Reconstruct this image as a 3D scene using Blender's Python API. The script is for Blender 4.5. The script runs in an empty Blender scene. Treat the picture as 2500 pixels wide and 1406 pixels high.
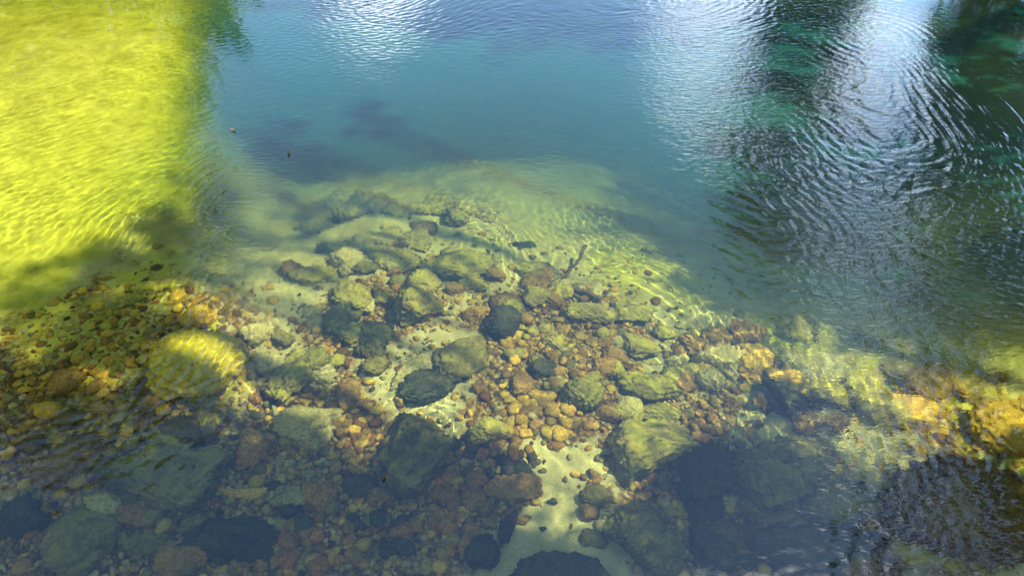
import bpy, math, random
import numpy as np
from mathutils import Vector, Matrix

S = bpy.context.scene
COL = S.collection
R = math.radians
S.render.engine = 'CYCLES'
S.cycles.use_denoising = True
S.cycles.max_bounces = 12
S.cycles.transmission_bounces = 8
S.cycles.sample_clamp_indirect = 6

# ------------------------------------------------------------------ camera
CAM_H, PITCH, F_PX = 4.0, R(42), 1888.0
cam = bpy.data.objects.new('camera', bpy.data.cameras.new('camera'))
COL.objects.link(cam)
S.camera = cam
cam.location = (0, 0, CAM_H)
cam.rotation_euler = (R(90) - PITCH, 0, 0)
cam.data.sensor_width = 36
cam.data.lens = 36 * F_PX / 2500
cam.data.clip_end = 2000

# ------------------------------------------------------------------ sky and sun
SUN_AZ, SUN_EL = 80.0, 50.0        # azimuth from straight ahead (+y) towards the right (+x)
w = bpy.data.worlds.new('World')
S.world = w
w.use_nodes = True
wn, wl = w.node_tree.nodes, w.node_tree.links
sky = wn.new('ShaderNodeTexSky')
sky.sky_type = 'NISHITA'
sky.sun_disc = False
sky.sun_elevation = R(SUN_EL)
sky.sun_rotation = R(SUN_AZ)
sky.air_density = 1.2
sky.ozone_density = 5.0
sky.dust_density = 0.3
bgn = wn['Background']
bgn.inputs[1].default_value = 0.11
tcw = wn.new('ShaderNodeTexCoord')


def dir_of(az, el):
    return (math.sin(R(az)) * math.cos(R(el)), math.cos(R(az)) * math.cos(R(el)), math.sin(R(el)))


nz = wn.new('ShaderNodeTexNoise')
nz.inputs['Scale'].default_value = 12
nz.inputs['Detail'].default_value = 7
nz.inputs['Roughness'].default_value = 0.62
wl.new(tcw.outputs['Generated'], nz.inputs['Vector'])
acc = None
for az, el, size, amt in ((-10, 18, 7, .8), (14, 21, 7, .85), (26, 24, 7, 0.75), (40, 64, 12, .9), (60, 40, 16, .6), (-50, 25, 16, .6), (150, 40, 30, .5), (-140, 35, 30, .6)):
    vd = wn.new('ShaderNodeVectorMath'); vd.operation = 'DISTANCE'
    wl.new(tcw.outputs['Generated'], vd.inputs[0]); vd.inputs[1].default_value = dir_of(az, el)
    mr = wn.new('ShaderNodeMapRange'); mr.interpolation_type = 'SMOOTHSTEP'
    mr.inputs['From Min'].default_value = 0; mr.inputs['From Max'].default_value = R(size)
    mr.inputs['To Min'].default_value = amt; mr.inputs['To Max'].default_value = 0
    wl.new(vd.outputs['Value'], mr.inputs['Value'])
    if acc is None:
        acc = mr.outputs[0]
    else:
        ad = wn.new('ShaderNodeMath'); ad.operation = 'MAXIMUM'
        wl.new(acc, ad.inputs[0]); wl.new(mr.outputs[0], ad.inputs[1]); acc = ad.outputs[0]
sm = wn.new('ShaderNodeMath'); sm.operation = 'ADD'; wl.new(acc, sm.inputs[0]); wl.new(nz.outputs['Fac'], sm.inputs[1])
cm = wn.new('ShaderNodeMapRange'); cm.interpolation_type = 'SMOOTHSTEP'
cm.inputs['From Min'].default_value = 0.75; cm.inputs['From Max'].default_value = 1.35
wl.new(sm.outputs[0], cm.inputs['Value'])
cmix = wn.new('ShaderNodeMix'); cmix.data_type = 'RGBA'
wl.new(cm.outputs[0], cmix.inputs[0]); wl.new(sky.outputs[0], cmix.inputs[6])
cmix.inputs[7].default_value = (13, 13.8, 15, 1)
wl.new(cmix.outputs[2], bgn.inputs[0])

sl = bpy.data.lights.new('sun', 'SUN')
sl.energy = 5.0
sl.angle = R(0.5)
sl.color = (1, .93, .76)
sl.cycles.is_caustics_light = True
sun = bpy.data.objects.new('sun', sl)
COL.objects.link(sun)
sun.rotation_euler = Vector(dir_of(SUN_AZ, SUN_EL)).to_track_quat('Z', 'Y').to_euler()
S.view_settings.view_transform = 'Standard'
S.view_settings.look = 'None'
S.view_settings.exposure = 1.55
S.view_settings.gamma = 1

# ------------------------------------------------------------------ helpers
random.seed(5)
rng = np.random.default_rng(11)
FW = Vector((0, math.cos(PITCH), -math.sin(PITCH)))
UP = Vector((0, math.sin(PITCH), math.cos(PITCH)))


def view_dir(px, py):
    return (FW + UP * ((703 - py) / F_PX) + Vector(((px - 1250) / F_PX, 0, 0))).normalized()


def surf_pt(px, py):
    d = view_dir(px, py)
    return Vector((0, 0, CAM_H)) + d * (CAM_H / -d.z)


def under_dir(px, py):                      # the same sight line after it has bent at the water
    d = view_dir(px, py)
    h = Vector((d.x, d.y, 0)) / 1.333
    return Vector((h.x, h.y, -math.sqrt(1 - h.length_squared)))


def at_depth(px, py, dep):
    r = under_dir(px, py)
    return surf_pt(px, py) + r * (dep / -r.z)


def mirror_pt(px, py, Y):                   # where something at distance Y stands whose image shows in the water there
    p, d = surf_pt(px, py), view_dir(px, py)
    t = (Y - p.y) / d.y
    return Vector((p.x + d.x * t, Y, -d.z * t)), (p - Vector((0, 0, CAM_H))).length + t


def link(name, me, mat=None, parent=None):
    o = bpy.data.objects.new(name, me)
    COL.objects.link(o)
    if mat:
        me.materials.append(mat)
    if parent:
        o.parent = parent
    return o


def mesh_np(name, v, faces, smooth=True):
    me = bpy.data.meshes.new(name)
    v = np.asarray(v, np.float32); f = np.asarray(faces, np.int32); k = f.shape[1]
    me.vertices.add(len(v)); me.vertices.foreach_set('co', v.ravel())
    me.loops.add(f.size); me.loops.foreach_set('vertex_index', f.ravel())
    me.polygons.add(len(f)); me.polygons.foreach_set('loop_start', np.arange(0, f.size, k, dtype=np.int32))
    me.update()
    me.polygons.foreach_set('use_smooth', np.full(len(f), smooth))
    return me


def grid_mesh(name, xs, ys, fn):
    X, Y = np.meshgrid(xs, ys)
    Z = fn(X, Y)
    i = np.arange(X.size).reshape(X.shape)
    q = np.stack([i[:-1, :-1], i[:-1, 1:], i[1:, 1:], i[1:, :-1]], -1).reshape(-1, 4)
    return mesh_np(name, np.stack([X, Y, Z], -1).reshape(-1, 3), q), X, Y


def axis(a, b, step, far_a, far_b):
    mid = np.arange(a, b, step)
    left, right, s, p = [], [], step, a
    while p > far_a:
        s *= 1.25; p -= s; left.append(p)
    s, p = step, mid[-1]
    while p < far_b:
        s *= 1.25; p += s; right.append(p)
    return np.array(left[::-1] + list(mid) + right)


def spectral(seed, n=1024, power=1.6, lo=2, hi=300, stretch=(1, 1)):
    g = np.random.default_rng(seed)
    kx = np.fft.fftfreq(n) * n; ky = np.fft.fftfreq(n) * n
    KX, KY = np.meshgrid(kx * stretch[0], ky * stretch[1])
    K = np.hypot(KX, KY); K[0, 0] = 1
    A = K ** -power * (K > lo) * np.exp(-(K / hi) ** 2)
    z = np.fft.ifft2(np.fft.fft2(g.normal(size=(n, n))) * A).real
    return (z / z.std()).astype(np.float32)


def sample(fld, X, Y, tile):
    n = fld.shape[0]
    u = (X / tile * n) % n; v = (Y / tile * n) % n
    i = np.floor(u).astype(int); j = np.floor(v).astype(int)
    a, b = u - i, v - j
    i %= n; j %= n; i1 = (i + 1) % n; j1 = (j + 1) % n
    return (fld[j, i] * (1 - a) * (1 - b) + fld[j, i1] * a * (1 - b) + fld[j1, i] * (1 - a) * b + fld[j1, i1] * a * b)


def tag(o, label=None, cat=None, group=None, kind=None):
    for k, val in (('label', label), ('category', cat), ('group', group), ('kind', kind)):
        if val:
            o[k] = val
    return o


# ------------------------------------------------------------------ the river's depth
DEPTH_PTS = [
    (0, 1406, .85), (600, 1406, .75), (1300, 1406, .62), (1900, 1406, .7), (2500, 1406, .4),
    (0, 1100, .6), (400, 1100, .62), (1000, 1120, .66), (1500, 1100, .62), (2000, 1100, .66), (2400, 1130, .35),
    (0, 850, .5), (450, 860, .42), (800, 850, .62), (1250, 850, .6), (1600, 850, .72), (1900, 850, .75), (2200, 880, .65), (2500, 980, .5),
    (0, 600, .55), (350, 600, .7), (560, 600, 1.2), (850, 600, .95), (1200, 650, .85), (1380, 600, 1.15), (1600, 700, .8), (1900, 700, 1.25), (2250, 740, 2.2), (2500, 760, 2.6),
    (0, 300, .45), (300, 300, .5), (480, 310, .8), (480, 200, .75), (400, 180, .6), (500, 100, .9), (620, 200, 2.7), (590, 330, 2.0), (850, 520, 1.3), (1020, 420, 2.2), (1250, 430, 1.6), (700, 440, 2.8), (850, 430, 2.4), (700, 540, 1.7), (1150, 470, 1.3), (1420, 500, 1.5), (1500, 620, .9), (1560, 530, 1.9), (1750, 680, .95), (2000, 780, .88), (1720, 570, 2.1), (2100, 560, 3.4), (2500, 500, 3.4),
    (0, 0, .7), (250, 0, .8), (420, 60, .8), (560, 90, 1.5), (680, 0, 2.6), (620, 250, 3.4), (1000, 250, 3.8), (1500, 250, 4), (2000, 250, 4), (2450, 250, 4), (1200, 0, 4), (1800, 0, 4), (2450, 0, 4),
]
_P = np.array([[*at_depth(a, b, d)[:2], d] for a, b, d in DEPTH_PTS])


def _tps(r):
    return np.where(r > 0, r * r * np.log(r + 1e-9), 0)


_n = len(_P)
_A = np.zeros((_n + 3, _n + 3))
_A[:_n, :_n] = _tps(np.hypot(_P[:, None, 0] - _P[None, :, 0], _P[:, None, 1] - _P[None, :, 1])) + np.eye(_n) * .02
_A[:_n, _n] = 1; _A[:_n, _n + 1:] = _P[:, :2]; _A[_n:, :_n] = _A[:_n, _n:].T
_W = np.linalg.solve(_A, np.r_[_P[:, 2], 0, 0, 0])


def depth_at(X, Y):
    X = np.asarray(X, float); Y = np.asarray(Y, float)
    cx = np.clip(X, -8, 8); cy = np.clip(Y, 1.2, 13)
    d = np.full(X.shape, _W[_n]) + _W[_n + 1] * cx + _W[_n + 2] * cy
    for k in range(_n):
        d = d + _W[k] * _tps(np.hypot(cx - _P[k, 0], cy - _P[k, 1]))
    d = np.clip(d, .28, 4.2)
    bank_l = X + np.minimum(5.0 + .52 * np.maximum(Y, 0), 12.2)          # metres inside the left bank
    bank_r = np.minimum(5.2 + .52 * np.maximum(Y, 0), 13.0) - X
    bank_f = 23 + 2 * np.sin(X * .3) - Y
    inside = np.minimum(np.minimum(bank_l, bank_r), bank_f)
    rise = np.where(inside > 0, -np.minimum(d, inside * .9), np.minimum(-inside * .6, 1.1 + np.maximum(-inside - 1.8, 0) * .08))
    return -rise


F_LUMP = spectral(3, 512, 1.7, 3, 60)
F_FINE = spectral(4, 512, 1.1, 20, 200)


def bed_z(X, Y):
    d = depth_at(X, Y)
    return -d + .035 * sample(F_LUMP, X, Y, 6.0) * np.clip(d, .2, 1.2) + .004 * sample(F_FINE, X, Y, 3.0)


_cb = {}


def bed1(x, y):
    return float(bed_z(np.array([x]), np.array([y]))[0])


def on_bed(px, py):
    p = surf_pt(px, py); r = under_dir(px, py); dep = .6
    for _ in range(12):
        q = p + r * (dep / -r.z)
        dep += .7 * (-bed1(q.x, q.y) - dep)
    q = p + r * (dep / -r.z)
    return q, p, dep


# ------------------------------------------------------------------ materials
def new_mat(name):
    m = bpy.data.materials.new(name)
    m.use_nodes = True
    return m, m.node_tree.nodes, m.node_tree.links


def noise(N, K, vec, scale, detail=4, rough=.55, dist=0):
    n = N.new('ShaderNodeTexNoise')
    n.inputs['Scale'].default_value = scale; n.inputs['Detail'].default_value = detail
    n.inputs['Roughness'].default_value = rough; n.inputs['Distortion'].default_value = dist
    if vec:
        K.new(vec, n.inputs['Vector'])
    return n.outputs['Fac']


def ramp(N, K, fac, stops):
    r = N.new('ShaderNodeValToRGB')
    e = r.color_ramp.elements
    while len(e) < len(stops):
        e.new(.5)
    for k, (p, c) in enumerate(stops):
        e[k].position = p; e[k].color = (*c, 1)
    K.new(fac, r.inputs[0])
    return r.outputs[0]


def mixc(N, K, fac, a, b, blend='MIX'):
    m = N.new('ShaderNodeMix'); m.data_type = 'RGBA'; m.blend_type = blend
    for s, val in ((0, fac), (6, a), (7, b)):
        if isinstance(val, (int, float)):
            m.inputs[s].default_value = val
        elif isinstance(val, tuple):
            m.inputs[s].default_value = (*val, 1)
        else:
            K.new(val, m.inputs[s])
    return m.outputs[2]


def maprange(N, K, val, a, b, c=0, d=1):
    m = N.new('ShaderNodeMapRange')
    m.inputs[1].default_value = a; m.inputs[2].default_value = b; m.inputs[3].default_value = c; m.inputs[4].default_value = d
    K.new(val, m.inputs[0])
    return m.outputs[0]


def math_(N, K, op, a, b=None):
    m = N.new('ShaderNodeMath'); m.operation = op
    for s, val in ((0, a), (1, b)):
        if val is None:
            continue
        if isinstance(val, (int, float)):
            m.inputs[s].default_value = val
        else:
            K.new(val, m.inputs[s])
    return m.outputs[0]


def rock_mat(name, dark, light, algae, amount):
    m, N, K = new_mat(name)
    bs = N['Principled BSDF']
    bs.inputs['Roughness'].default_value = .9; bs.inputs['Specular IOR Level'].default_value = .1
    tc = N.new('ShaderNodeTexCoord'); geo = N.new('ShaderNodeNewGeometry'); inf = N.new('ShaderNodeObjectInfo')
    v = geo.outputs['Position']
    base = ramp(N, K, noise(N, K, v, 9, 6, .65, .4), [(.3, dark), (.7, light)])
    spk = ramp(N, K, noise(N, K, v, 45, 7, .8), [(.36, (.35, .35, .33)), (.64, (1.45, 1.42, 1.35))])
    base = mixc(N, K, 1.0, base, spk, 'MULTIPLY')
    vary = ramp(N, K, inf.outputs['Random'], [(0, (.7, .7, .72)), (.5, (1, .98, .95)), (1, (1.3, 1.22, 1.1))])
    base = mixc(N, K, 1.0, base, vary, 'MULTIPLY')
    sp = N.new('ShaderNodeSeparateXYZ'); K.new(geo.outputs['Normal'], sp.inputs[0])
    up = maprange(N, K, sp.outputs[2], .2, .9)
    pat = maprange(N, K, noise(N, K, v, 5, 7, .7, .8), .42, .62)
    fac = math_(N, K, 'MULTIPLY', math_(N, K, 'MULTIPLY', up, pat), amount)
    col = mixc(N, K, fac, base, algae)
    K.new(col, bs.inputs['Base Color'])
    b = N.new('ShaderNodeBump'); b.inputs['Strength'].default_value = .5; b.inputs['Distance'].default_value = .02
    K.new(noise(N, K, v, 30, 8, .7), b.inputs['Height']); K.new(b.outputs[0], bs.inputs['Normal'])
    return m


ALG = (.48, .44, .05)
MATS = {
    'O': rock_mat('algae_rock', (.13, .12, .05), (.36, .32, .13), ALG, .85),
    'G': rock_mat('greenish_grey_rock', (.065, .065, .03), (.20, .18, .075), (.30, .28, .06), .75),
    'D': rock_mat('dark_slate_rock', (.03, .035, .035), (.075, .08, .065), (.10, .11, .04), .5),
    'B': rock_mat('brown_rock', (.15, .09, .03), (.36, .23, .08), (.36, .25, .06), .5),
    'R': rock_mat('reddish_rock', (.18, .085, .03), (.36, .19, .07), (.40, .27, .06), .4),
    'T': rock_mat('pale_rock', (.30, .28, .15), (.55, .50, .28), (.42, .40, .08), .5),
    'M': rock_mat('mossy_gold_rock', (.22, .20, .03), (.48, .40, .05), (.60, .52, .04), .8),
    'K': rock_mat('dark_brown_rock', (.06, .045, .022), (.15, .10, .035), (.20, .16, .03), .6),
    'Y': rock_mat('ochre_rock', (.40, .25, .04), (.66, .44, .08), (.5, .42, .06), .4),
}

# bed: pale sand and gravel, with patches of yellow algae on the left and right shelves
bedm, N, K = new_mat('river_sand')
bs = N['Principled BSDF']; bs.inputs['Roughness'].default_value = 1; bs.inputs['Specular IOR Level'].default_value = 0
geo = N.new('ShaderNodeNewGeometry'); P = geo.outputs['Position']
sand = ramp(N, K, noise(N, K, P, 2.2, 8, .65, .3), [(.3, (.33, .31, .15)), (.7, (.64, .59, .30))])
grain = ramp(N, K, noise(N, K, P, 160, 2, .8), [(.3, (.6, .6, .6)), (.7, (1.25, 1.25, 1.25))])
sand = mixc(N, K, 1.0, sand, grain, 'MULTIPLY')
vor = N.new('ShaderNodeTexVoronoi'); vor.inputs['Scale'].default_value = 26; K.new(P, vor.inputs['Vector'])
grav = ramp(N, K, vor.outputs['Color'], [(0, (.10, .07, .03)), (.45, (.30, .17, .06)), (.75, (.42, .30, .12)), (1, (.5, .45, .25))])
edge = ramp(N, K, vor.outputs['Distance'], [(.35, (1, 1, 1)), (.75, (.25, .25, .25))])
grav = mixc(N, K, 1.0, grav, edge, 'MULTIPLY')
at = N.new('ShaderNodeAttribute'); at.attribute_name = 'gravel'
gm = math_(N, K, 'ADD', at.outputs['Fac'], maprange(N, K, noise(N, K, P, 3, 5, .6), .3, .7, -.35, .35))
col = mixc(N, K, maprange(N, K, gm, .4, .6), sand, grav)
at2 = N.new('ShaderNodeAttribute'); at2.attribute_name = 'algae'
am = math_(N, K, 'ADD', at2.outputs['Fac'], maprange(N, K, noise(N, K, P, 1.6, 6, .65), .3, .7, -.3, .3))
alg = ramp(N, K, noise(N, K, P, 3.5, 9, .75, .6), [(.28, (.27, .27, .03)), (.72, (.68, .66, .10))])
col = mixc(N, K, maprange(N, K, am, .35, .7), col, alg)
K.new(col, bs.inputs['Base Color'])
bmp = N.new('ShaderNodeBump'); bmp.inputs['Strength'].default_value = .5; bmp.inputs['Distance'].default_value = .02
K.new(noise(N, K, P, 22, 8, .7), bmp.inputs['Height']); K.new(bmp.outputs[0], bs.inputs['Normal'])

# water: mirror by Fresnel, clear tinted refraction below, murk where it is deep
wm, N, K = new_mat('river_water')
N.remove(N['Principled BSDF']); out = N['Material Output']
geo = N.new('ShaderNodeNewGeometry'); P = geo.outputs['Position']
ad = N.new('ShaderNodeAttribute'); ad.attribute_name = 'depth'
ar = N.new('ShaderNodeAttribute'); ar.attribute_name = 'rough'
mp = N.new('ShaderNodeMapping'); mp.inputs['Rotation'].default_value = (0, 0, R(28)); mp.inputs['Scale'].default_value = (1, 2.3, 1)
K.new(P, mp.inputs['Vector'])
h1 = noise(N, K, mp.outputs[0], 9, 3, .55, .6)
h2 = noise(N, K, mp.outputs[0], 26, 2, .5, .4)
hh = math_(N, K, 'ADD', h1, math_(N, K, 'MULTIPLY', h2, .35))
bump = N.new('ShaderNodeBump'); bump.inputs['Distance'].default_value = .022
K.new(ar.outputs['Fac'], bump.inputs['Strength']); K.new(hh, bump.inputs['Height'])
NB = bump.outputs[0]


def absorb(k, mul):
    return math_(N, K, 'POWER', math.exp(-k * mul), ad.outputs['Fac'])


cc = N.new('ShaderNodeCombineColor')
for s, k in enumerate((.15, .06, .55)):
    K.new(absorb(k, 1.0), cc.inputs[s])
rf = N.new('ShaderNodeBsdfRefraction'); rf.inputs['IOR'].default_value = 1.333; rf.inputs['Roughness'].default_value = 0
K.new(cc.outputs[0], rf.inputs['Color']); K.new(NB, rf.inputs['Normal'])
gl = N.new('ShaderNodeBsdfGlossy'); gl.inputs['Roughness'].default_value = 0.0; gl.inputs['Color'].default_value = (1, 1, 1, 1)
K.new(NB, gl.inputs['Normal'])
dt = N.new('ShaderNodeVectorMath'); dt.operation = 'DOT_PRODUCT'
K.new(geo.outputs['Incoming'], dt.inputs[0]); K.new(NB, dt.inputs[1])
gz = math_(N, K, 'POWER', math_(N, K, 'SUBTRACT', 1.0, math_(N, K, 'ABSOLUTE', dt.outputs['Value'])), 5.0)
F0 = .082
fres = math_(N, K, 'ADD', math_(N, K, 'MULTIPLY', gz, 2.6), F0)
fres.node.use_clamp = True
murk = N.new('ShaderNodeBsdfDiffuse'); murk.inputs['Color'].default_value = (.005, .055, .043, 1)
mf = math_(N, K, 'SUBTRACT', 1.0, math_(N, K, 'POWER', math.exp(-.42), math_(N, K, 'MAXIMUM', math_(N, K, 'SUBTRACT', ad.outputs['Fac'], .5), 0.0)))
m1 = N.new('ShaderNodeMixShader'); K.new(mf, m1.inputs[0]); K.new(rf.outputs[0], m1.inputs[1]); K.new(murk.outputs[0], m1.inputs[2])
m2 = N.new('ShaderNodeMixShader'); K.new(fres, m2.inputs[0]); K.new(m1.outputs[0], m2.inputs[1]); K.new(gl.outputs[0], m2.inputs[2])
K.new(m2.outputs[0], out.inputs['Surface'])

# ------------------------------------------------------------------ riverbed and banks
xs = axis(-8.5, 8.5, .03, -70, 70)
ys = axis(1.0, 12.5, .03, -14, 90)
me, X, Y = grid_mesh('riverbed', xs, ys, bed_z)


def blob(X, Y, spots):
    """patches given as (px, py, radius in px, weight), laid out on the bed"""
    f = np.zeros(X.shape)
    for px, py, r, wt in spots:
        q, p, dep = on_bed(px, py)
        rad = r / F_PX * ((p - Vector((0, 0, CAM_H))).length + dep)
        f = np.maximum(f, wt * np.exp(-(((X - q.x) / rad) ** 2 + ((Y - q.y) / (rad * 1.25)) ** 2)))
    return f


GRAVEL = [(900, 760, 150, .9), (1010, 690, 110, .7), (700, 1000, 120, .9), (1020, 860, 60, .6), (1650, 1130, 100, .9), (960, 1290, 130, 1), (1300, 800, 170, 1), (1450, 820, 160, 1), (1300, 950, 180, 1), (1450, 1000, 120, .8), (850, 1060, 110, 1), (600, 1100, 120, 1), (350, 950, 220, 1),
          (150, 850, 220, 1), (150, 1050, 200, .9), (500, 800, 130, .9), (800, 880, 140, .7), (1150, 1180, 130, 1), (1050, 1300, 170, 1), (800, 1330, 220, 1), (500, 1280, 220, .9),
          (200, 1300, 300, .8), (1680, 1050, 120, .9), (1600, 1250, 130, .9), (1780, 1320, 150, .9), (2400, 1050, 160, 1), (2300, 1000, 130, .8), (1750, 980, 130, .6), (1100, 720, 100, .6), (2100, 1350, 200, .7)]
ALGAE = [(450, 150, 170, 1.0), (490, 300, 110, .9), (540, 60, 110, .8), (1520, 640, 150, .75), (1330, 560, 120, .65), (1700, 720, 110, .7), (1150, 600, 120, .5), (1950, 820, 120, .6), (2350, 970, 120, .7), (100, 200, 330, 1.15), (250, 300, 260, 1.15), (120, 480, 260, 1.1), (330, 420, 150, 1.0), (330, 60, 200, .9), (60, 50, 300, 1), (60, 650, 150, .9), (480, 880, 110, .95), (2430, 1080, 110, .75), (150, 800, 180, .62), (330, 700, 170, .7), (250, 930, 150, .5), (2200, 930, 150, .75), (620, 900, 60, .5)]


def add_attr(me, name, arr):
    a = me.attributes.new(name, 'FLOAT', 'POINT')
    a.data.foreach_set('value', np.asarray(arr, np.float32).ravel())


add_attr(me, 'gravel', blob(X, Y, GRAVEL))
add_attr(me, 'algae', blob(X, Y, ALGAE))
bed = link('riverbed', me, bedm)
tag(bed, 'sandy riverbed under the clear water, rising to earth banks', kind='structure')
bed.cycles.is_caustics_receiver = True

# ------------------------------------------------------------------ water surface
F_W1 = spectral(21, 1024, 2.4, 3, 60, (1, 1.15))
F_W2 = spectral(22, 1024, 1.5, 20, 200, (1.0, .7))
F_WARP = spectral(23, 256, 2.4, 1, 12)
ROUGH = [(2150, 150, 360, .6), (1830, 330, 200, .38), (2400, 500, 300, .45), (2300, 700, 240, .7), (2180, 1150, 200, .8), (2300, 1360, 150, .7), (1650, 90, 260, .7), (900, 30, 260, .5),
         (550, 450, 140, .8), (560, 620, 130, .8), (1320, 440, 90, .9), (2100, 780, 220, .55), (900, 560, 130, .4), (1150, 950, 110, .45), (620, 850, 110, .5), (150, 350, 300, .12), (250, 1080, 160, .6), (1900, 950, 200, .25)]
RINGS = [(2130, 90, 60, .13, .003, .8), (2230, 1250, 0, .10, .006, .45), (2240, 1400, 0, .11, .006, .4), (2330, 1110, 0, .09, .005, .45), (1990, 780, 0, .12, .004, .7), (640, 990, 0, .07, .0025, .35),
         (865, 780, 0, .05, .002, .22), (1960, 380, 0, .12, .002, .6), (2480, 640, 0, .12, .005, .7), (560, 520, 0, .10, .003, .5), (1180, 960, 0, .06, .002, .3), (2080, 1000, 0, .1, .003, .5)]


def surf_blob(X, Y, spots):
    f = np.zeros(X.shape)
    for px, py, r, wt in spots:
        q = surf_pt(px, py); D_ = (q - Vector((0, 0, CAM_H))).length
        rad = r / F_PX * D_; ry = rad / max(.35, CAM_H / D_)
        f = f + wt * np.exp(-(((X - q.x) / rad) ** 2 + ((Y - q.y) / ry) ** 2))
    return np.clip(f, 0, 1.3)


def water_z(X, Y):
    rr = surf_blob(X, Y, ROUGH)
    patch = np.clip(.75 + .55 * sample(F_WARP, X + 9, Y * 1.4 + 2, 11.0), .1, 1.9)
    wx = sample(F_WARP, X, Y, 14.0) * (.4 + .9 * rr); wy = sample(F_WARP, X + 5, Y + 3, 14.0) * (.4 + .9 * rr)
    a = R(28)
    U = (X + wx) * math.cos(a) + (Y + wy) * math.sin(a); V = -(X + wx) * math.sin(a) + (Y + wy) * math.cos(a)
    z = .0015 * (.11 + .55 * rr) * sample(F_W1, U, V, 7.0)
    z = z + (.00028 + .0009 * rr) * patch * sample(F_W2, U, V, 5.0)
    for px, py, _r, lam, amp, dec in RINGS:
        q = surf_pt(px, py)
        d = np.hypot(X - q.x, Y - q.y) + .10 * wx + .06 * wy
        z = z + amp * .42 * np.sin(d / lam * 2 * math.pi) * np.exp(-(d / dec) ** 2) * np.clip(d / .05, 0, 1) * (.5 + .5 * np.sin(np.arctan2(Y - q.y, X - q.x) * 2 + px))
    return z


wxs = axis(-8.6, 8.6, .02, -70, 70)
wys = axis(1.2, 12.6, .02, -12, 85)
me, X, Y = grid_mesh('water', wxs, wys, water_z)
d0 = np.clip(depth_at(X, Y), 0, 4.2)
add_attr(me, 'depth', np.clip(.35 * d0 + .65 * depth_at(X, Y + .6 * d0), 0, 5))
add_attr(me, 'rough', .014 + .26 * surf_blob(X, Y, ROUGH) ** 1.5)
water = link('water', me, wm)
tag(water, 'clear rippled river water mirroring blue sky, clouds and trees', kind='structure')
water.cycles.is_caustics_caster = True

# ------------------------------------------------------------------ stones
def ico(sub):
    import bmesh
    bm = bmesh.new(); bmesh.ops.create_icosphere(bm, subdivisions=sub, radius=1)
    v = np.array([x.co[:] for x in bm.verts]); f = np.array([[x.index for x in p.verts] for p in bm.faces]); bm.free()
    return v, f


ICO = {k: ico(k) for k in (1, 2, 3, 5)}


def stone_verts(sub, seed, angular):
    v, f = ICO[sub]
    g = np.random.default_rng(seed)
    v = v.copy()
    npl = 12 if angular > .3 else 8
    for _ in range(npl):
        n = g.normal(size=3); n /= np.linalg.norm(n)
        d = g.uniform(.42, .74) if angular > .3 else g.uniform(.72, .95)
        s = v @ n
        over = np.maximum(s - d, 0)
        v -= n[None] * over[:, None] * (.62 + .38 * angular if angular > .3 else .6)
    for k in range(5):
        a = g.normal(size=3) * (1.5 + 1.6 * k); ph = g.uniform(0, 6.28)
        v *= (1 + (.05 / (1 + .6 * k)) * np.sin(v @ a + ph))[:, None]
    if sub >= 5:
        for k in range(22):
            a = g.normal(size=3) * (7 + 1.6 * k); ph = g.uniform(0, 6.28)
            v *= (1 + (.010 + .008 * angular) * np.sin(v @ a + ph))[:, None]
    return v / np.abs(v).max(0), f


def place_stone(name, px, py, wpx, hpx, rot, mat, ang, seed, label, cat='boulder', group=None, tall=.55, sub=5, lift=0):
    q, p, dep = on_bed(px, py)
    dist = (p - Vector((0, 0, CAM_H))).length + dep / 1.25
    sx = wpx / F_PX * dist / 2 * (1.22 if sub == 5 else 1.0)
    dn = CAM_H / (p - Vector((0, 0, CAM_H))).length * .8 + .2
    sy = max(hpx / F_PX * dist / 2 / dn * (1.05 if sub == 5 else .9), .3 * sx)
    sz = tall * min(sx, sy) * 1.1
    sz = min(sz, dep * .42)
    v, f = stone_verts(sub, seed, ang)
    v = v * np.array([sx, sy, sz])
    me = mesh_np(name, v, f)
    o = link(name, me, MATS[mat])
    o.location = (q.x, q.y, bed1(q.x, q.y) + sz * .45 + lift)
    g = random.Random(seed)
    o.rotation_euler = (g.uniform(-.12, .12), g.uniform(-.12, .12), -R(rot))
    tag(o, label, cat, group)
    o.cycles.is_caustics_receiver = True
    return o


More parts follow.
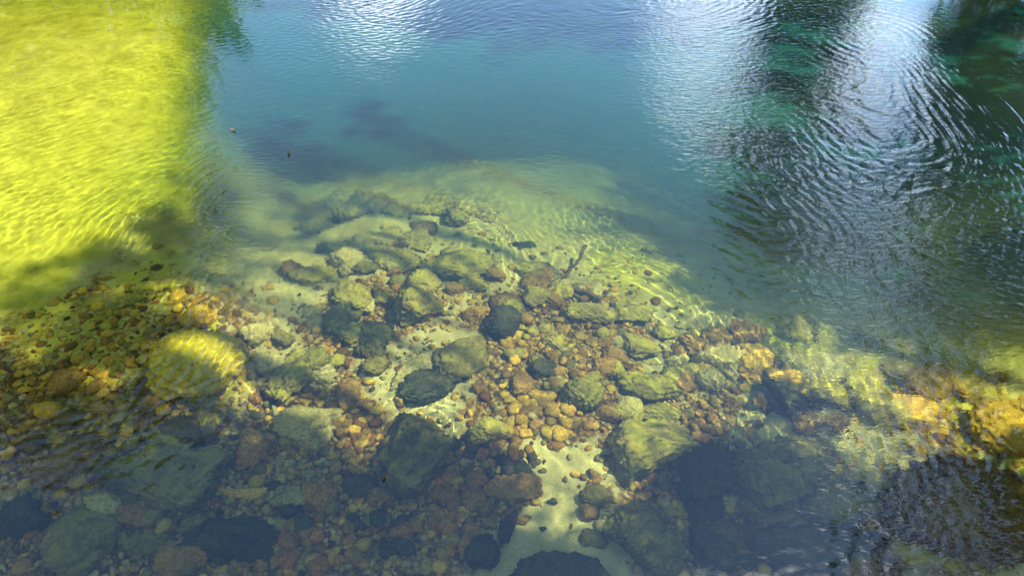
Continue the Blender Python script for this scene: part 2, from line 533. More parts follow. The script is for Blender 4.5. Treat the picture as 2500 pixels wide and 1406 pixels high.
BIG = [
    # px, py, w, h, rotation (clockwise), material, angular, tall, label
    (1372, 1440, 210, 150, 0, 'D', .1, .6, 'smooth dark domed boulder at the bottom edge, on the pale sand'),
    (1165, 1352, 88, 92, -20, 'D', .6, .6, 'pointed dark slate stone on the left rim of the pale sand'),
    (1245, 1280, 38, 95, 22, 'D', .5, .5, 'slim dark slate sliver lying on the pale sand'),
    (1563, 1112, 215, 165, 12, 'O', .8, .8, 'big boulder with a sunlit yellow top, right of the sand tongue'),
    (1578, 1318, 150, 200, -28, 'G', .7, .8, 'long tilted brown and green boulder near the bottom, right of the sand'),
    (1530, 1165, 58, 62, 0, 'O', .3, .8, 'small mottled yellow stone under the big sunlit boulder'),
    (1456, 1214, 72, 52, 0, 'G', .2, .7, 'rounded grey stone on the right rim of the sand tongue'),
    (1452, 1320, 62, 44, 20, 'G', .1, .3, 'flat grey stone lying alone on the right of the sand'),
    (1438, 1250, 42, 44, 0, 'B', .3, .7, 'brown stone below the rounded grey stone on the sand rim'),
    (1350, 1222, 26, 20, 0, 'D', .2, .5, 'small dark stone alone at the head of the sand tongue'),
    (1326, 1291, 18, 14, 0, 'D', .2, .5, 'tiny black pebble in the middle of the sand'),
    (1278, 1270, 34, 24, 0, 'B', .2, .5, 'small tan stone beside the slate sliver on the sand'),
    (1715, 1165, 150, 110, -25, 'D', .7, .8, 'dark green boulder right of the big sunlit one'),
    (1862, 1175, 130, 190, -35, 'G', .8, .9, 'large ridged dark green boulder in the lower right shade'),
    (1650, 1250, 110, 50, 8, 'Y', .4, .6, 'flat sunlit ochre stone between dark boulders in the lower right'),
    (1740, 1362, 110, 95, 25, 'D', .5, .6, 'dark oval stone at the bottom, right of the long tilted boulder'),
    (2000, 1345, 260, 130, -5, 'D', .7, .5, 'broad dark slab near the bottom right'),
    (2085, 1385, 120, 70, 40, 'B', .8, .4, 'brown angular flake leaning on the broad dark slab'),
    (1930, 1100, 200, 80, 5, 'G', .6, .35, 'flat grey slab in the lower right, uppermost of three'),
    (1985, 1160, 210, 66, -8, 'G', .6, .35, 'flat grey slab in the lower right, middle of three'),
    (2040, 1235, 180, 110, 10, 'G', .5, .35, 'flat pale grey slab in the lower right, lowest of three'),
    (1890, 1275, 120, 60, -20, 'B', .5, .6, 'rusty brown stone in the lower right shade'),
    (1180, 1068, 112, 88, 8, 'O', .5, .7, 'green and brown stone at the left of the golden pebbles'),
    (1010, 1135, 175, 250, 3, 'G', .7, .75, 'massive dark block with a square top left of the sand tongue'),
    (1258, 1190, 120, 62, 0, 'B', .2, .4, 'flat oval brown stone above the sand, among red pebbles'),
    (1228, 798, 72, 84, 10, 'D', .2, .9, 'round dark grey stone standing among ochre pebbles near the centre'),
    (1010, 768, 118, 108, 10, 'O', .4, .95, 'round yellow olive boulder with a dark shadow left of the centre'),
    (915, 835, 90, 140, -20, 'G', .4, .7, 'long grey green boulder left of the centre'),
    (828, 785, 62, 80, 0, 'G', .4, .6, 'grey stone beside the long grey green boulder'),
    (920, 900, 70, 50, 0, 'G', .3, .6, 'low grey stone at the foot of the long grey green boulder'),
    (1130, 880, 130, 110, -20, 'G', .4, .5, 'grey green boulder in the dark hollow at the centre'),
    (1062, 945, 150, 80, -10, 'D', .5, .7, 'dark boulder over the black hollow at the centre'),
    (1020, 900, 150, 80, -32, 'T', .5, .3, 'pale slab running into the dark hollow'),
    (850, 962, 58, 105, 3, 'B', .5, .8, 'pillar of gravelly brown rock left of the hollow'),
    (745, 1045, 140, 100, 5, 'T', .5, .8, 'tan boulder with a black shadowed foot, left of the massive block'),
    (722, 925, 112, 130, 0, 'O', .8, .6, 'squared olive block left of the gravelly pillar'),
    (620, 1105, 80, 100, 5, 'B', .5, .7, 'rough golden brown stone left of the tan boulder'),
    (405, 1165, 260, 130, 6, 'G', .4, .4, 'broad flat grey green boulder in the lower left'),
    (260, 1225, 92, 66, 30, 'T', .6, .5, 'pale broken stone left of the broad grey green boulder'),
    (690, 1215, 110, 66, 10, 'T', .3, .5, 'bright cream stone in the strip of sun in the lower left'),
    (600, 1205, 100, 30, 5, 'Y', .3, .6, 'ochre stone in the strip of sun in the lower left'),
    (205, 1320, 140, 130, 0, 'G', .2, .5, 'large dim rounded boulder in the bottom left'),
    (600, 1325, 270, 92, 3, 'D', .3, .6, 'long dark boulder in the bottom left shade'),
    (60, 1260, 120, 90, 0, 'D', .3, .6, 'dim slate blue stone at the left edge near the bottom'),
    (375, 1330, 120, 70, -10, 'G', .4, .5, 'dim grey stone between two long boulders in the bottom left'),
    (475, 895, 205, 150, -10, 'M', .2, .6, 'round mound of rock furred with yellow green algae on the left'),
    (480, 780, 80, 60, 0, 'Y', .4, .6, 'golden stone above the algae mound'),
    (1420, 970, 92, 84, 10, 'O', .3, .7, 'rounded olive boulder among the golden pebbles'),
    (1590, 945, 160, 92, 10, 'O', .5, .7, 'broad olive boulder in front of the yellow sand slope'),
    (1605, 1007, 140, 60, 8, 'O', .4, .6, 'long olive boulder behind the big sunlit one'),
    (1485, 1012, 76, 48, 0, 'B', .4, .6, 'brown stone left of the long olive boulder'),
    (1275, 945, 64, 72, 10, 'B', .7, .6, 'angular brown stone upright among golden pebbles'),
    (1328, 900, 52, 50, 0, 'D', .5, .7, 'dark stone in the middle of the pebble bank'),
    (1360, 945, 50, 40, 0, 'O', .5, .6, 'mossy small stone right of the angular brown one'),
    (1355, 845, 60, 50, 0, 'O', .4, .6, 'olive stone high on the pebble bank'),
    (1550, 858, 110, 64, 20, 'O', .5, .6, 'olive stone at the right edge of the pebble bank'),
    (1440, 770, 110, 60, 10, 'O', .4, .6, 'olive stone at the top of the pebble bank'),
    (1530, 770, 110, 56, 14, 'O', .5, .6, 'mottled stone on the crest beside the sunken logs'),
    (1250, 755, 50, 48, 0, 'O', .3, .7, 'round yellow stone at the head of the pebble bank'),
    (1160, 770, 60, 60, 0, 'B', .6, .6, 'split brown stone left of the round dark grey stone'),
    (1160, 700, 80, 40, 0, 'O', .4, .6, 'low olive stone above the split brown one'),
    (1710, 830, 88, 58, 6, 'O', .8, .8, 'squared olive block with a crisp shadow on its left'),
    (1690, 795, 100, 26, 12, 'T', .8, .4, 'pale thin slab above the squared olive block'),
    (1765, 885, 130, 86, 20, 'T', .6, .7, 'large pale tan boulder right of the squared block'),
    (1825, 822, 80, 66, 0, 'B', .6, .7, 'tan block with a dark cleft on its left'),
    (1730, 930, 60, 60, 0, 'T', .3, .7, 'egg shaped tan stone below the large pale boulder'),
    (1860, 925, 120, 56, 10, 'Y', .5, .5, 'long golden stone in the middle right'),
    (1940, 800, 90, 70, 30, 'O', .3, .6, 'blurred yellow boulder in deep water on the right'),
    (1960, 905, 80, 90, -20, 'T', .5, .6, 'pale upright stone right of centre by deep water'),
    (1905, 985, 90, 110, -30, 'D', .7, .8, 'dark block with a shaded face in the middle right'),
    (2010, 975, 150, 66, 25, 'O', .5, .8, 'yellow topped boulder behind the dark block in the middle right'),
    (1965, 1028, 66, 70, -20, 'B', .4, .6, 'rounded tan stone under the dark block in the middle right'),
    (2042, 1040, 56, 44, 0, 'B', .4, .6, 'small tan stone right of the rounded one'),
    (2150, 850, 66, 110, -35, 'O', .4, .6, 'yellow green boulder alone at the edge of the deep on the right'),
    (2240, 925, 180, 66, 15, 'O', .4, .5, 'long yellow boulder on the right shelf'),
    (2200, 1000, 170, 70, 18, 'Y', .4, .5, 'sunlit yellow boulder on the right shelf above the ripples'),
    (2350, 950, 110, 70, 20, 'Y', .3, .5, 'amber boulder on the right shelf'),
    (2450, 1060, 130, 110, 10, 'Y', .3, .5, 'golden weed covered mound at the right edge'),
    (2370, 1265, 340, 200, 20, 'K', .3, .45, 'huge brown boulder just under the surface at the lower right'),
    (2330, 1350, 220, 90, 10, 'O', .3, .3, 'olive boulder at the foot of the huge brown one'),
    (1120, 655, 170, 88, -5, 'O', .3, .6, 'large pale olive boulder sunk in green water at the centre'),
    (1140, 515, 92, 52, -15, 'T', .6, .7, 'angular pale boulder farthest out toward deep water'),
    (1290, 668, 110, 56, -5, 'O', .3, .6, 'sunken boulder by the bare branch'),
    (968, 662, 52, 30, 0, 'B', .3, .5, 'small orange topped stone left of the large sunken boulder'),
    (930, 600, 150, 90, -10, 'T', .3, .5, 'wide pale boulder in the green water left of the centre'),
    (965, 640, 110, 60, 0, 'O', .3, .5, 'rounded sunken boulder under the wide pale one'),
    (706, 668, 58, 42, 0, 'B', .6, .7, 'cream topped stone alone at the left edge of the green water'),
    (800, 615, 80, 40, 0, 'G', .3, .6, 'dim green boulder in deep water left of the centre'),
    (830, 490, 56, 62, 0, 'T', .4, .6, 'faint pale stone far out on the left of the deep'),
    (930, 510, 80, 60, 0, 'O', .3, .6, 'faint round boulder far out left of the angular pale one'),
    (1050, 515, 66, 42, 0, 'O', .4, .6, 'faint olive boulder beside the angular pale one'),
    (1040, 560, 70, 50, 0, 'B', .3, .6, 'brownish sunken boulder below the angular pale one'),
    (1280, 600, 70, 22, 5, 'D', .3, .4, 'dark flat stone on the bright sand slope'),
    (790, 680, 150, 60, 0, 'O', .3, .4, 'low mossy ledge left of the bright cream patch'),
    (780, 560, 110, 40, 0, 'G', .3, .5, 'dim ledge of rock far out on the left'),
    (260, 740, 170, 60, 0, 'O', .3, .3, 'broad low weedy rock on the left shelf'),
    (400, 700, 120, 40, -10, 'O', .3, .4, 'olive rock on the left shelf above the golden gravel'),
]
for k, (px, py, wp, hp, rot, mt, ang, tall, lab) in enumerate(BIG):
    nm = 'boulder' if wp * hp > 5200 else 'stone'
    if nm == 'boulder' and mt in 'DG' and False:
        nm = 'boulder'
    if not any(w_ in lab for w_ in ('round', 'smooth', 'dome', 'egg', 'oval', 'mound')):
        ang = max(ang, .7)
    place_stone(nm, px, py, wp, hp, rot, mt, ang, 100 + k, lab, nm, tall=tall)

# pebbles: patches of them, the largest as things of their own, the fine ones as one gravel mass
PATCH = [  # px, py, rx, ry, count, size range px, materials, label
    (1330, 1020, 110, 70, 42, (22, 46), 'YYB', 'golden sunlit pebble in the bank beside the green and brown stone'),
    (1350, 860, 190, 90, 60, (18, 42), 'BBOY', 'ochre brown pebble in the bank at the centre of the riverbed'),
    (1200, 1130, 120, 60, 30, (26, 52), 'BDR', 'brown pebble packed around the massive dark block and flat oval stone'),
    (1130, 1250, 70, 100, 30, (28, 56), 'RRB', 'reddish brown pebble along the left rim of the pale sand'),
    (850, 1075, 60, 60, 20, (22, 44), 'YBR', 'orange pebble in the heap left of the massive dark block'),
    (800, 1310, 200, 80, 28, (28, 60), 'RBD', 'dull red pebble in the shade at the bottom left of centre'),
    (1620, 1200, 60, 60, 12, (20, 40), 'BR', 'brown pebble between the dark boulders right of the sand'),
    (1700, 1310, 90, 60, 22, (20, 42), 'BB', 'tan pebble in the shaded bed at the lower right'),
    (1680, 1040, 70, 40, 16, (22, 42), 'BR', 'brown pebble behind the big sunlit boulder'),
    (1420, 1190, 60, 40, 14, (18, 34), 'BY', 'small amber pebble at the head of the pale sand tongue'),
    (300, 980, 260, 110, 20, (24, 46), 'YBO', 'golden brown pebble on the rippled left shelf'),
]
HUE = {'Y': 'golden', 'B': 'brown', 'R': 'rusty', 'O': 'olive', 'D': 'dark grey', 'G': 'grey green', 'T': 'pale tan', 'K': 'dark brown'}
COBBLE = [
    (1000, 560, 210, 90, 12, (50, 95), 'OTO', 'pale sunken cobble among the far boulders in green water'),
    (900, 690, 190, 60, 12, (45, 90), 'OTG', 'olive cobble left of centre between cream sand and green water'),
    (1250, 700, 160, 50, 8, (45, 85), 'OBO', 'olive cobble along the foot of the bright sand slope'),
    (1560, 900, 120, 130, 14, (40, 80), 'OBT', 'mossy cobble on the right flank of the pebble bank'),
    (1850, 900, 200, 110, 16, (50, 100), 'YOB', 'golden cobble in the wavering shallows right of centre'),
    (2200, 950, 200, 70, 10, (60, 120), 'YOY', 'yellow cobble on the right shelf'),
    (760, 860, 140, 120, 14, (45, 90), 'TOG', 'tan cobble left of the long grey green boulder'),
    (300, 1050, 260, 130, 16, (50, 100), 'KOB', 'dusky brown cobble on the shaded left shelf'),
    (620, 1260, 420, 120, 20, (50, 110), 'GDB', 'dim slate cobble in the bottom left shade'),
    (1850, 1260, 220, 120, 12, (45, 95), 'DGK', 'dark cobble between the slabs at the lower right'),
    (1250, 1330, 60, 60, 0, (40, 60), 'D', 'dark cobble'),
]
for ci_, (cx, cy, rx, ry, cnt, sz, mats, lab) in enumerate(COBBLE):
    for k in range(cnt):
        a = random.uniform(0, 6.283); r = math.sqrt(random.random())
        px, py = cx + rx * r * math.cos(a), cy + ry * r * math.sin(a)
        if 1150 < px < 1480 and py > 1180:
            continue
        s = random.uniform(*sz); mt = mats[random.randrange(len(mats))]
        place_stone('cobble', px, py, s, s * random.uniform(.55, .95), random.uniform(-40, 40), mt, random.choice((.3, .6, .8)), 5000 + ci_ * 50 + k, (lb := ('broad ' if s > sum(sz) / 2 else 'smallish ') + HUE[mt] + ' cobble ' + lab.split(' cobble')[1].strip()), 'cobble',
                    group=lb.replace(' cobble', ' cobbles'), tall=.6, sub=5)
npeb = 0
for pi_, (cx, cy, rx, ry, cnt, sz, mats, lab) in enumerate(PATCH):
    for k in range(cnt):
        a = random.uniform(0, 6.283); r = math.sqrt(random.random())
        px, py = cx + rx * r * math.cos(a), cy + ry * r * math.sin(a)
        if 1210 < px < 1430 and py > 1225 or 1330 < px < 1430 and py > 1190:
            continue
        s = random.uniform(*sz)
        mt = mats[random.randrange(len(mats))]
        place_stone('pebble', px, py, s, s * random.uniform(.65, .95), random.uniform(0, 180), mt, random.choice((.1, .2, .5)), 2000 + npeb,
                    (lb := ('large ' if s > sz[0] + .7 * (sz[1] - sz[0]) else 'small ' if s < sz[0] + .3 * (sz[1] - sz[0]) else 'middling ') + HUE[mt] + ' pebble ' + lab.split(' pebble ')[1]), 'pebble',
                    group=lb.replace(' pebble ', ' pebbles '), tall=.7, sub=3)
        npeb += 1

gm, N, K = new_mat('gravel_stones')
bs = N['Principled BSDF']; bs.inputs['Roughness'].default_value = .9; bs.inputs['Specular IOR Level'].default_value = .1
geo = N.new('ShaderNodeNewGeometry')
c = ramp(N, K, geo.outputs['Random Per Island'], [(0, (.05, .04, .02)), (.16, (.24, .12, .03)), (.36, (.38, .24, .045)), (.6, (.60, .42, .06)), (.78, (.13, .12, .045)), (.92, (.30, .26, .10)), (1, (.48, .44, .26))])
c = mixc(N, K, 1.0, c, ramp(N, K, noise(N, K, geo.outputs['Position'], 60, 4, .6), [(.3, (.6, .6, .6)), (.7, (1.2, 1.2, 1.2))]), 'MULTIPLY')
K.new(c, bs.inputs['Base Color'])
TONGUE = [(1325, 1120), (1465, 1120), (1440, 1190), (1440, 1300), (1540, 1420), (1070, 1420), (1185, 1310), (1200, 1240), (1290, 1215)]


def seen_px(x, y, z):
    v = Vector((x, y, z * .74 - CAM_H)); f = v.dot(FW)
    return 1250 + F_PX * v.x / f, 703 - F_PX * v.dot(UP) / f


def in_tongue(x, y, z):
    px, py = seen_px(x, y, z); c_ = False
    for i_ in range(len(TONGUE)):
        (x1, y1), (x2, y2) = TONGUE[i_ - 1], TONGUE[i_]
        if (y1 > py) != (y2 > py) and px < (x2 - x1) * (py - y1) / (y2 - y1) + x1:
            c_ = not c_
    return c_


VV, FF, off = [], [], 0
SHELF = [(lambda q_, p_: (q_.x, q_.y, r_ / F_PX * 1.1 * ((p_ - Vector((0, 0, CAM_H))).length)))(*on_bed(a_, b_)[:2]) for a_, b_, r_, w_ in ALGAE if w_ > .5 and a_ < 600 and b_ < 660]
shapes = [stone_verts(2, 900 + k, random.choice((.1, .5))) for k in range(24)]
pts = []
for px, py, r, wt in GRAVEL:
    q, p, dep = on_bed(px, py)
    dist = (p - Vector((0, 0, CAM_H))).length + dep
    rad = r / F_PX * dist
    cnt = int(330 * (r / 150) ** 2 * wt)
    X_ = q.x + rng.normal(size=cnt) * rad * .62; Y_ = q.y + rng.normal(size=cnt) * rad * .8
    pts.append(np.stack([X_, Y_], 1))
ALLX = np.concatenate([np.stack([rng.uniform(-6, 6, 2600), rng.uniform(2, 7.5, 2600)], 1)] + pts)
ZB = bed_z(ALLX[:, 0], ALLX[:, 1])
for i, (x, y) in enumerate(ALLX):
    if ZB[i] < -1.05 or any((x - a_) ** 2 + (y - b_) ** 2 < r_ * r_ for a_, b_, r_ in SHELF) or (i % 5 and in_tongue(x, y, ZB[i])):
        continue
    # keep the tongue of clean sand and the sand slope free of gravel
    s = min(.06, rng.lognormal(-4.05, .55))
    a = rng.uniform(0, 6.28); ca, sa = math.cos(a), math.sin(a)
    v, f = shapes[rng.integers(24)]
    v = v * np.array([s, s * rng.uniform(.6, 1), s * .6])
    v = v @ np.array([[ca, sa, 0], [-sa, ca, 0], [0, 0, 1]])
    VV.append(v + np.array([x, y, ZB[i] + s * .25])); FF.append(f + off); off += len(v)
V_ = np.concatenate(VV)
gv = link('gravel', mesh_np('gravel', V_, np.concatenate(FF)), gm)
tag(gv, 'fine brown and ochre gravel strewn over the riverbed', 'gravel', kind='stuff')
gv.cycles.is_caustics_receiver = True

# ------------------------------------------------------------------ sunken wood
wood, N, K = new_mat('waterlogged_wood')
bs = N['Principled BSDF']; bs.inputs['Roughness'].default_value = .9
geo = N.new('ShaderNodeNewGeometry')
K.new(ramp(N, K, noise(N, K, geo.outputs['Position'], 25, 5, .6), [(.3, (.07, .05, .03)), (.7, (.2, .15, .07))]), bs.inputs['Base Color'])


def tube(points, radii, seg=8):
    pts_ = [Vector(p) for p in points]
    V, Fc = [], []
    for i, p in enumerate(pts_):
        d = (pts_[min(i + 1, len(pts_) - 1)] - pts_[max(i - 1, 0)]).normalized()
        a = d.cross(Vector((0.3, .2, 1))).normalized(); b = d.cross(a)
        for k in range(seg):
            t = 2 * math.pi * k / seg
            V.append(p + (a * math.cos(t) + b * math.sin(t)) * radii[i])
    for i in range(len(pts_) - 1):
        for k in range(seg):
            Fc.append((i * seg + k, i * seg + (k + 1) % seg, (i + 1) * seg + (k + 1) % seg, (i + 1) * seg + k))
    n = len(V); V.append(pts_[0]); V.append(pts_[-1])
    for k in range(seg):
        Fc.append((n, (k + 1) % seg, k, k)); m = (len(pts_) - 1) * seg
        Fc.append((n + 1, m + k, m + (k + 1) % seg, m + (k + 1) % seg))
    return V, Fc


def tube_mesh(name, lst):
    me = bpy.data.meshes.new(name); V, Fc = [], []
    for v, f in lst:
        o = len(V); V += v; Fc += [tuple(dict.fromkeys(x + o for x in q)) for q in f]
    me.from_pydata([tuple(v) for v in V], [], Fc); me.update()
    me.polygons.foreach_set('use_smooth', [True] * len(me.polygons))
    return me


def wood_line(name, ends, r0, r1, lift, lab, cat, jag=.01, parent=None):
    P_ = []
    for k, (px, py) in enumerate(ends):
        q, _, _ = on_bed(px, py)
        l = lift[k] if isinstance(lift, (list, tuple)) else lift
        P_.append(Vector((q.x, q.y, bed1(q.x, q.y) + l)))
    pts_, rad = [], []
    for k in range(len(P_) - 1):
        for j in range(6):
            t = j / 6
            pts_.append(P_[k].lerp(P_[k + 1], t) + Vector((random.uniform(-jag, jag), random.uniform(-jag, jag), random.uniform(-jag, jag))))
    pts_.append(P_[-1])
    n = len(pts_)
    rad = [r0 + (r1 - r0) * i / (n - 1) for i in range(n)]
    o = link(name, tube_mesh(name, [tube(pts_, rad)]), wood, parent)
    o.cycles.is_caustics_receiver = True
    if lab:
        tag(o, lab, cat)
    return o


wood_line('sunken_log', [(1395, 708), (1465, 738)], .035, .025, .06, 'thicker of two sunken sticks at the crest of the sand slope', 'log')
wood_line('sunken_log', [(1380, 716), (1420, 735)], .022, .014, .05, 'shorter and thinner of two sunken sticks at the crest of the sand slope', 'log')
wood_line('sunken_branch', [(1330, 700), (1385, 675), (1410, 655), (1428, 628)], .012, .018, (.03, .08, .14, .24), 'thin bare branch slanting up from the bright sand slope', 'branch', .015)
wood_line('twig', [(1610, 685), (1655, 722)], .006, .004, .03, 'short thin twig lying on the sand slope', 'twig', .012)
wood_line('twig', [(660, 1240), (700, 1215), (705, 1185)], .008, .008, .12, 'curved dark twig on the bright cream stone', 'twig', .01)

# ------------------------------------------------------------------ trees on the banks, seen in the water, and unseen ones added for shade
bark, N, K = new_mat('bark')
bs = N['Principled BSDF']; bs.inputs['Roughness'].default_value = .95
geo = N.new('ShaderNodeNewGeometry')
K.new(ramp(N, K, noise(N, K, geo.outputs['Position'], 12, 6, .7), [(.3, (.04, .03, .02)), (.7, (.14, .11, .08))]), bs.inputs['Base Color'])


def leaf_mat(name, a, b):
    m, N, K = new_mat(name)
    bs = N['Principled BSDF']; bs.inputs['Roughness'].default_value = .7
    geo = N.new('ShaderNodeNewGeometry')
    K.new(ramp(N, K, geo.outputs['Random Per Island'], [(0, a), (1, b)]), bs.inputs['Base Color'])
    return m


LEAF = leaf_mat('green_leaves', (.015, .035, .008), (.06, .09, .015))
LEAF_A = leaf_mat('olive_leaves', (.010, .015, .004), (.07, .055, .012))


def make_tree(name, base, clumps, mat, lab, leaf=.075, per=900, group=None, lr=1.0, low=False):
    """clumps: (centre, radius, density)"""
    e = bpy.data.objects.new(name, None); COL.objects.link(e); e.location = base
    tag(e, lab, 'tree', group)
    b = Vector(base)
    top = max(c[0].z for c in clumps)
    cen = sum((c[0] for c in clumps), Vector()) / len(clumps)
    tp = [Vector((0, 0, -.3)), Vector((0, 0, top * .18)), (cen - b) * .35 + Vector((0, 0, top * .15)), Vector(((cen - b).x * .6, (cen - b).y * .6, top * .75))]
    if low:
        tp = [Vector((0, 0, -.3)), Vector((0, 0, 1.6)), Vector((-.2, .1, 3.2)), Vector((-.5, .3, 4.6))]
    limbs = []
    for c, r, dn in clumps:
        t = min(.95, max(.15, (c.z / top) * .8)); s = t * 3; i = min(2, int(s))
        st = tp[i].lerp(tp[i + 1], s - i); en = c - b
        mid = st.lerp(en, .5) + Vector((0, 0, -.05 * (en - st).length))
        limbs.append(tube([st, mid, en], [.09 * lr, .06 * lr, .015], 6))
        for _ in range(5):
            u = Vector((random.gauss(0, 1), random.gauss(0, 1), random.gauss(0, 1))).normalized() * r * .8
            limbs.append(tube([mid.lerp(en, .6), en + u * .5, en + u], [.03, .018, .005], 5))
    link('trunk', tube_mesh('trunk', [tube(tp, [.32, .27, .2, .07], 10)] + limbs), bark, e)
    Vs = []
    for c, r, dn in clumps:
        n = int(per * dn * r * r)
        ncl = max(8, int(n / 26))
        d = rng.normal(size=(ncl, 3)); d /= np.linalg.norm(d, axis=1)[:, None]
        cc_ = d * (r * rng.uniform(.15, 1, ncl) ** .5)[:, None]
        pick = rng.integers(ncl, size=n)
        Vs.append(cc_[pick] + rng.normal(size=(n, 3)) * .16 * max(.6, r * .6) + np.array(c - b))
    C_ = np.concatenate(Vs); n = len(C_)
    a = rng.normal(size=(n, 3)); a /= np.linalg.norm(a, axis=1)[:, None]
    b_ = np.cross(a, rng.normal(size=(n, 3))); b_ /= np.linalg.norm(b_, axis=1)[:, None]
    s = leaf * rng.uniform(.6, 1.4, n)[:, None]
    nn = np.cross(a, b_)
    v = np.stack([C_ - a * s, C_ + b_ * s * .45 + nn * s * .12, C_ + a * s, C_ - b_ * s * .45 + nn * s * .12], 1).reshape(-1, 3)
    link('crown', mesh_np('crown', v, np.arange(4 * n).reshape(-1, 4), False), mat, e)
    return e


def clumps_of(lst, Y):
    out_ = []
    for it in lst:
        px, py, r, dn = it[:4]
        yy = it[4] if len(it) > 4 else Y
        p, d = mirror_pt(px, py, yy)
        out_.append((p, r / F_PX * d, dn))
    return out_


make_tree('riverside_tree', (-14.5, 13.5, .9), clumps_of([
    (60, 60, 250, 1), (280, 40, 190, 1), (440, 60, 110, 1), (560, 20, 80, .7), (80, 300, 250, 1), (300, 280, 170, 1), (400, 180, 110, .9), (80, 560, 240, 1), (300, 520, 170, 1), (430, 430, 80, .8),
    (480, 560, 80, .45), (560, 640, 60, .35), (100, 800, 220, 1), (340, 760, 150, .9), (480, 760, 90, .5), (70, 960, 130, .7), (250, 1000, 120, .5), (400, 940, 120, .5)], 13.5), LEAF,
    'tall leafy tree on the left bank leaning out over the water', per=1100, leaf=.1)
make_tree('riverside_tree', (14.5, 13.0, .9), clumps_of([
    (2420, 60, 120, 1), (2440, 250, 130, 1), (2400, 420, 130, 1), (2320, 500, 110, .6), (2470, 600, 130, .8), (2400, 720, 100, .7), (2200, 640, 80, .3), (2250, 560, 80, .5), (2340, 330, 80, .9), (2360, 130, 80, .9), (2330, 560, 80, .8), (2440, 1240, 130, 1.1), (2290, 1220, 80, .8), (2350, 1320, 80, .9), (2500, 1080, 130, .9), (2470, 920, 110, .6), (2240, 1310, 60, .5), (2380, 1120, 60, .5)], 13.0), LEAF_A,
    'dense tree with browning leaves on the right bank', per=1500, leaf=.11)
make_tree('riverside_tree', (8.5, 24.5, 1.0), clumps_of([
    (1990, 10, 120, 1), (1960, 90, 100, 1), (1930, 180, 90, 1), (1915, 280, 100, 1.1), (1890, 380, 110, .9), (1920, 450, 90, .8), (1820, 300, 90, .22), (1850, 520, 90, .35), (1900, 620, 80, .25), (2000, 20, 60, 1), (1990, 560, 80, .25)], 22.0), LEAF,
    'slender tree on the far bank standing against the sky', leaf=.17, per=1100)
make_tree('riverside_tree', (11.0, 6.5, .8), clumps_of([
    (2560, 1100, 100, .8, 6.4), (2570, 1280, 100, .8, 6.3), (2560, 900, 150, .8, 8), (2460, 800, 80, .5, 8)], 6.5), LEAF_A,
    'broad tree with olive leaves on the near right bank', per=1600, leaf=.09)
# unseen near tree, added so its crown shades the bottom of the picture
def shade_clump(px, py, h, r, dn):
    """a clump h metres up whose shadow falls on the bed at the given place"""
    q, p, dep = on_bed(px, py)
    sd = Vector(dir_of(SUN_AZ, SUN_EL))
    hr = Vector((sd.x, sd.y, 0)) / 1.333
    c_ = math.sqrt(1 - hr.length_squared)
    s0 = q + hr * (dep / c_)
    c = Vector((s0.x, s0.y, 0)) + sd * (h / sd.z)
    return (Vector((c.x, c.y, h)), r, dn)


make_tree('unseen_shade_tree', (8.8, 1.0, .8), [shade_clump(*a) for a in (
    (100, 1330, 7.5, .8, 3), (450, 1340, 7, .7, 3), (800, 1340, 6.8, .6, 3), (1080, 1370, 6.5, .5, 3), (1030, 1190, 6.6, .38, 2.6), (1500, 1380, 6.2, .5, 1.3), (1750, 1360, 6, .6, 3), (2050, 1330, 6, .6, 3),
    (1850, 1190, 6.2, .4, 2.4), (150, 1170, 7.4, .5, 2), (400, 1130, 7.2, .35, 2), (1650, 1150, 6.2, .28, 1.4), (800, 1190, 7, .28, 1.6), (2350, 1380, 5.6, .6, 1.5), (750, 1110, 7.1, .18, 1.4))] + [(Vector(c_), 1.6, 1.3) for c_ in ((6, .2, 7.5), (3.5, -.3, 7.2), (1, -.6, 7), (-1.5, -.5, 7), (-4, -.2, 7.4), (5, -2.5, 7.8), (2, -3, 7.6), (-1, -3, 7.4), (-4, -2.8, 7.6), (8, 1.2, 7.0))],  # the last clumps are added overhead and behind the camera to block sky light
    LEAF, 'large unseen tree added on the near right bank to shade the shallows', per=1500, leaf=.07)

make_tree('unseen_shade_tree', (13.5, -1.0, .9), [shade_clump(*a) for a in (  # added out of view, clumps set by the shade they drop on the left shelf
    (430, 560, 12.5, .5, .9), (330, 630, 12.5, .5, 1.1), (480, 650, 12, .45, 1.1), (170, 700, 12.5, .55, 1), (300, 770, 12, .45, .9), (520, 480, 12.3, .35, .6), (80, 830, 12.5, .55, .8), (250, 870, 12, .45, .7), (120, 980, 12, .6, .5), (330, 1030, 11.5, .4, .4),
    (60, 1080, 12, .6, .6), (560, 560, 12, .4, .6), (700, 500, 11.5, .4, .4))],
    LEAF, 'tall open crowned unseen tree added on the right bank to shade the left shelf', per=1300, leaf=.08, lr=.3, low=True)


def shade_surf(px, py, h, r, dn):
    """a clump h metres up whose shadow falls on the water at the given place"""
    p = surf_pt(px, py); sd = Vector(dir_of(SUN_AZ, SUN_EL))
    c = p + sd * (h / sd.z)
    return (c, r, dn)


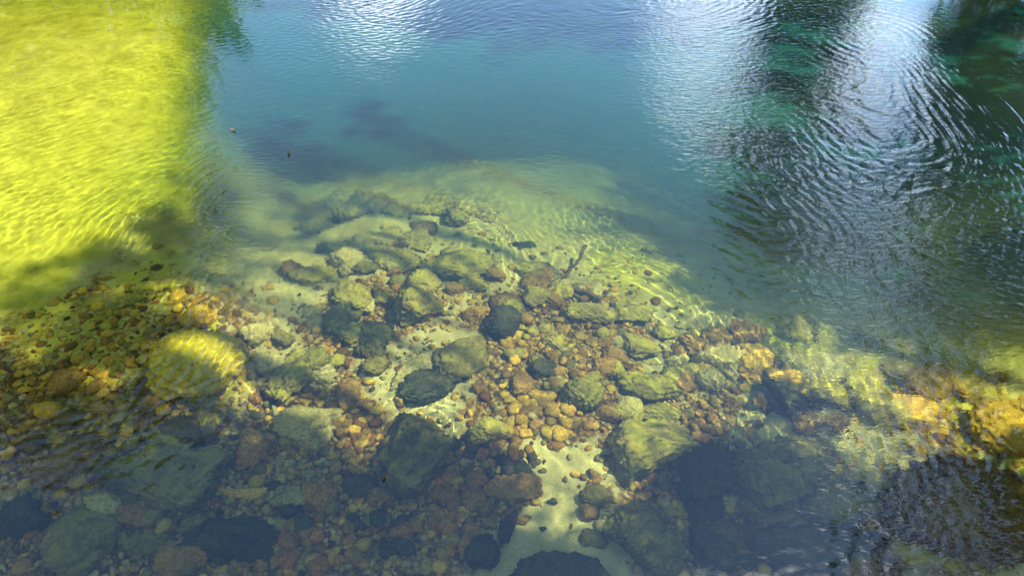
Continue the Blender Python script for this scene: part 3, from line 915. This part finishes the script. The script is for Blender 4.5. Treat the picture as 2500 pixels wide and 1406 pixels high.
make_tree('riverside_tree', (15.5, 8.0, .9), [shade_surf(*a) for a in (  # unseen tree, its clumps placed only to keep sun off the right-hand water
    (2450, 80, 9, .9, 1), (2500, 10, 9, 1, 1), (2380, 20, 9.5, .8, 1), (2300, 120, 9.5, .5, .6), (2430, 230, 9, .9, 1), (2400, 380, 9, .8, 1), (2380, 520, 9.5, .8, .9), (2300, 640, 10, .7, .7), (2460, 650, 9, .7, .9), (2450, 780, 9, .5, .9), (2000, 20, 13, .9, 1), (1960, 110, 13, .7, 1),
    (1930, 220, 12.5, .6, 1), (1910, 330, 12.5, .55, 1), (1900, 430, 12, .45, 1), (1870, 520, 12, .4, .7), (1780, 330, 12, .3, .6), (2200, 620, 11, .5, .5), (2330, 1180, 7, .6, 1), (2400, 1290, 7, .6, 1))],
    LEAF, 'thick crowned unseen tree added on the right bank to shade the deep water', per=900, leaf=.09)

lm, N, K = new_mat('dead_leaf')
N['Principled BSDF'].inputs['Base Color'].default_value = (.10, .06, .02, 1)
for px, py, sz, lab in ((705, 376, .03, 'curled dark leaf afloat in the calm blue water left of centre'), (570, 320, .035, 'brown leaf afloat beside the edge of the yellow shelf'),
                        (938, 1165, .025, 'small leaf scrap afloat over the massive dark block')):
    p = surf_pt(px, py)
    a = random.uniform(0, 6.28)
    V = [Vector((math.cos(t) * sz, math.sin(t) * sz * .45 * (1 - .3 * math.cos(t)), .004 + .012 * math.cos(t) ** 2)) for t in [k * 2 * math.pi / 12 for k in range(12)]] + [Vector((0, 0, .001))]
    V = V + [v + Vector((0, 0, .0015)) for v in V]
    Fc = [(12, (k + 1) % 12, k) for k in range(12)] + [(25, 13 + k, 13 + (k + 1) % 12) for k in range(12)] + [(k, (k + 1) % 12, 13 + (k + 1) % 12, 13 + k) for k in range(12)]
    me = bpy.data.meshes.new('floating_leaf'); me.from_pydata(V, [], Fc); me.update()
    o = link('floating_leaf', me, lm); o.location = (p.x, p.y, .003); o.rotation_euler = (0, 0, a)
    tag(o, lab, 'leaf')
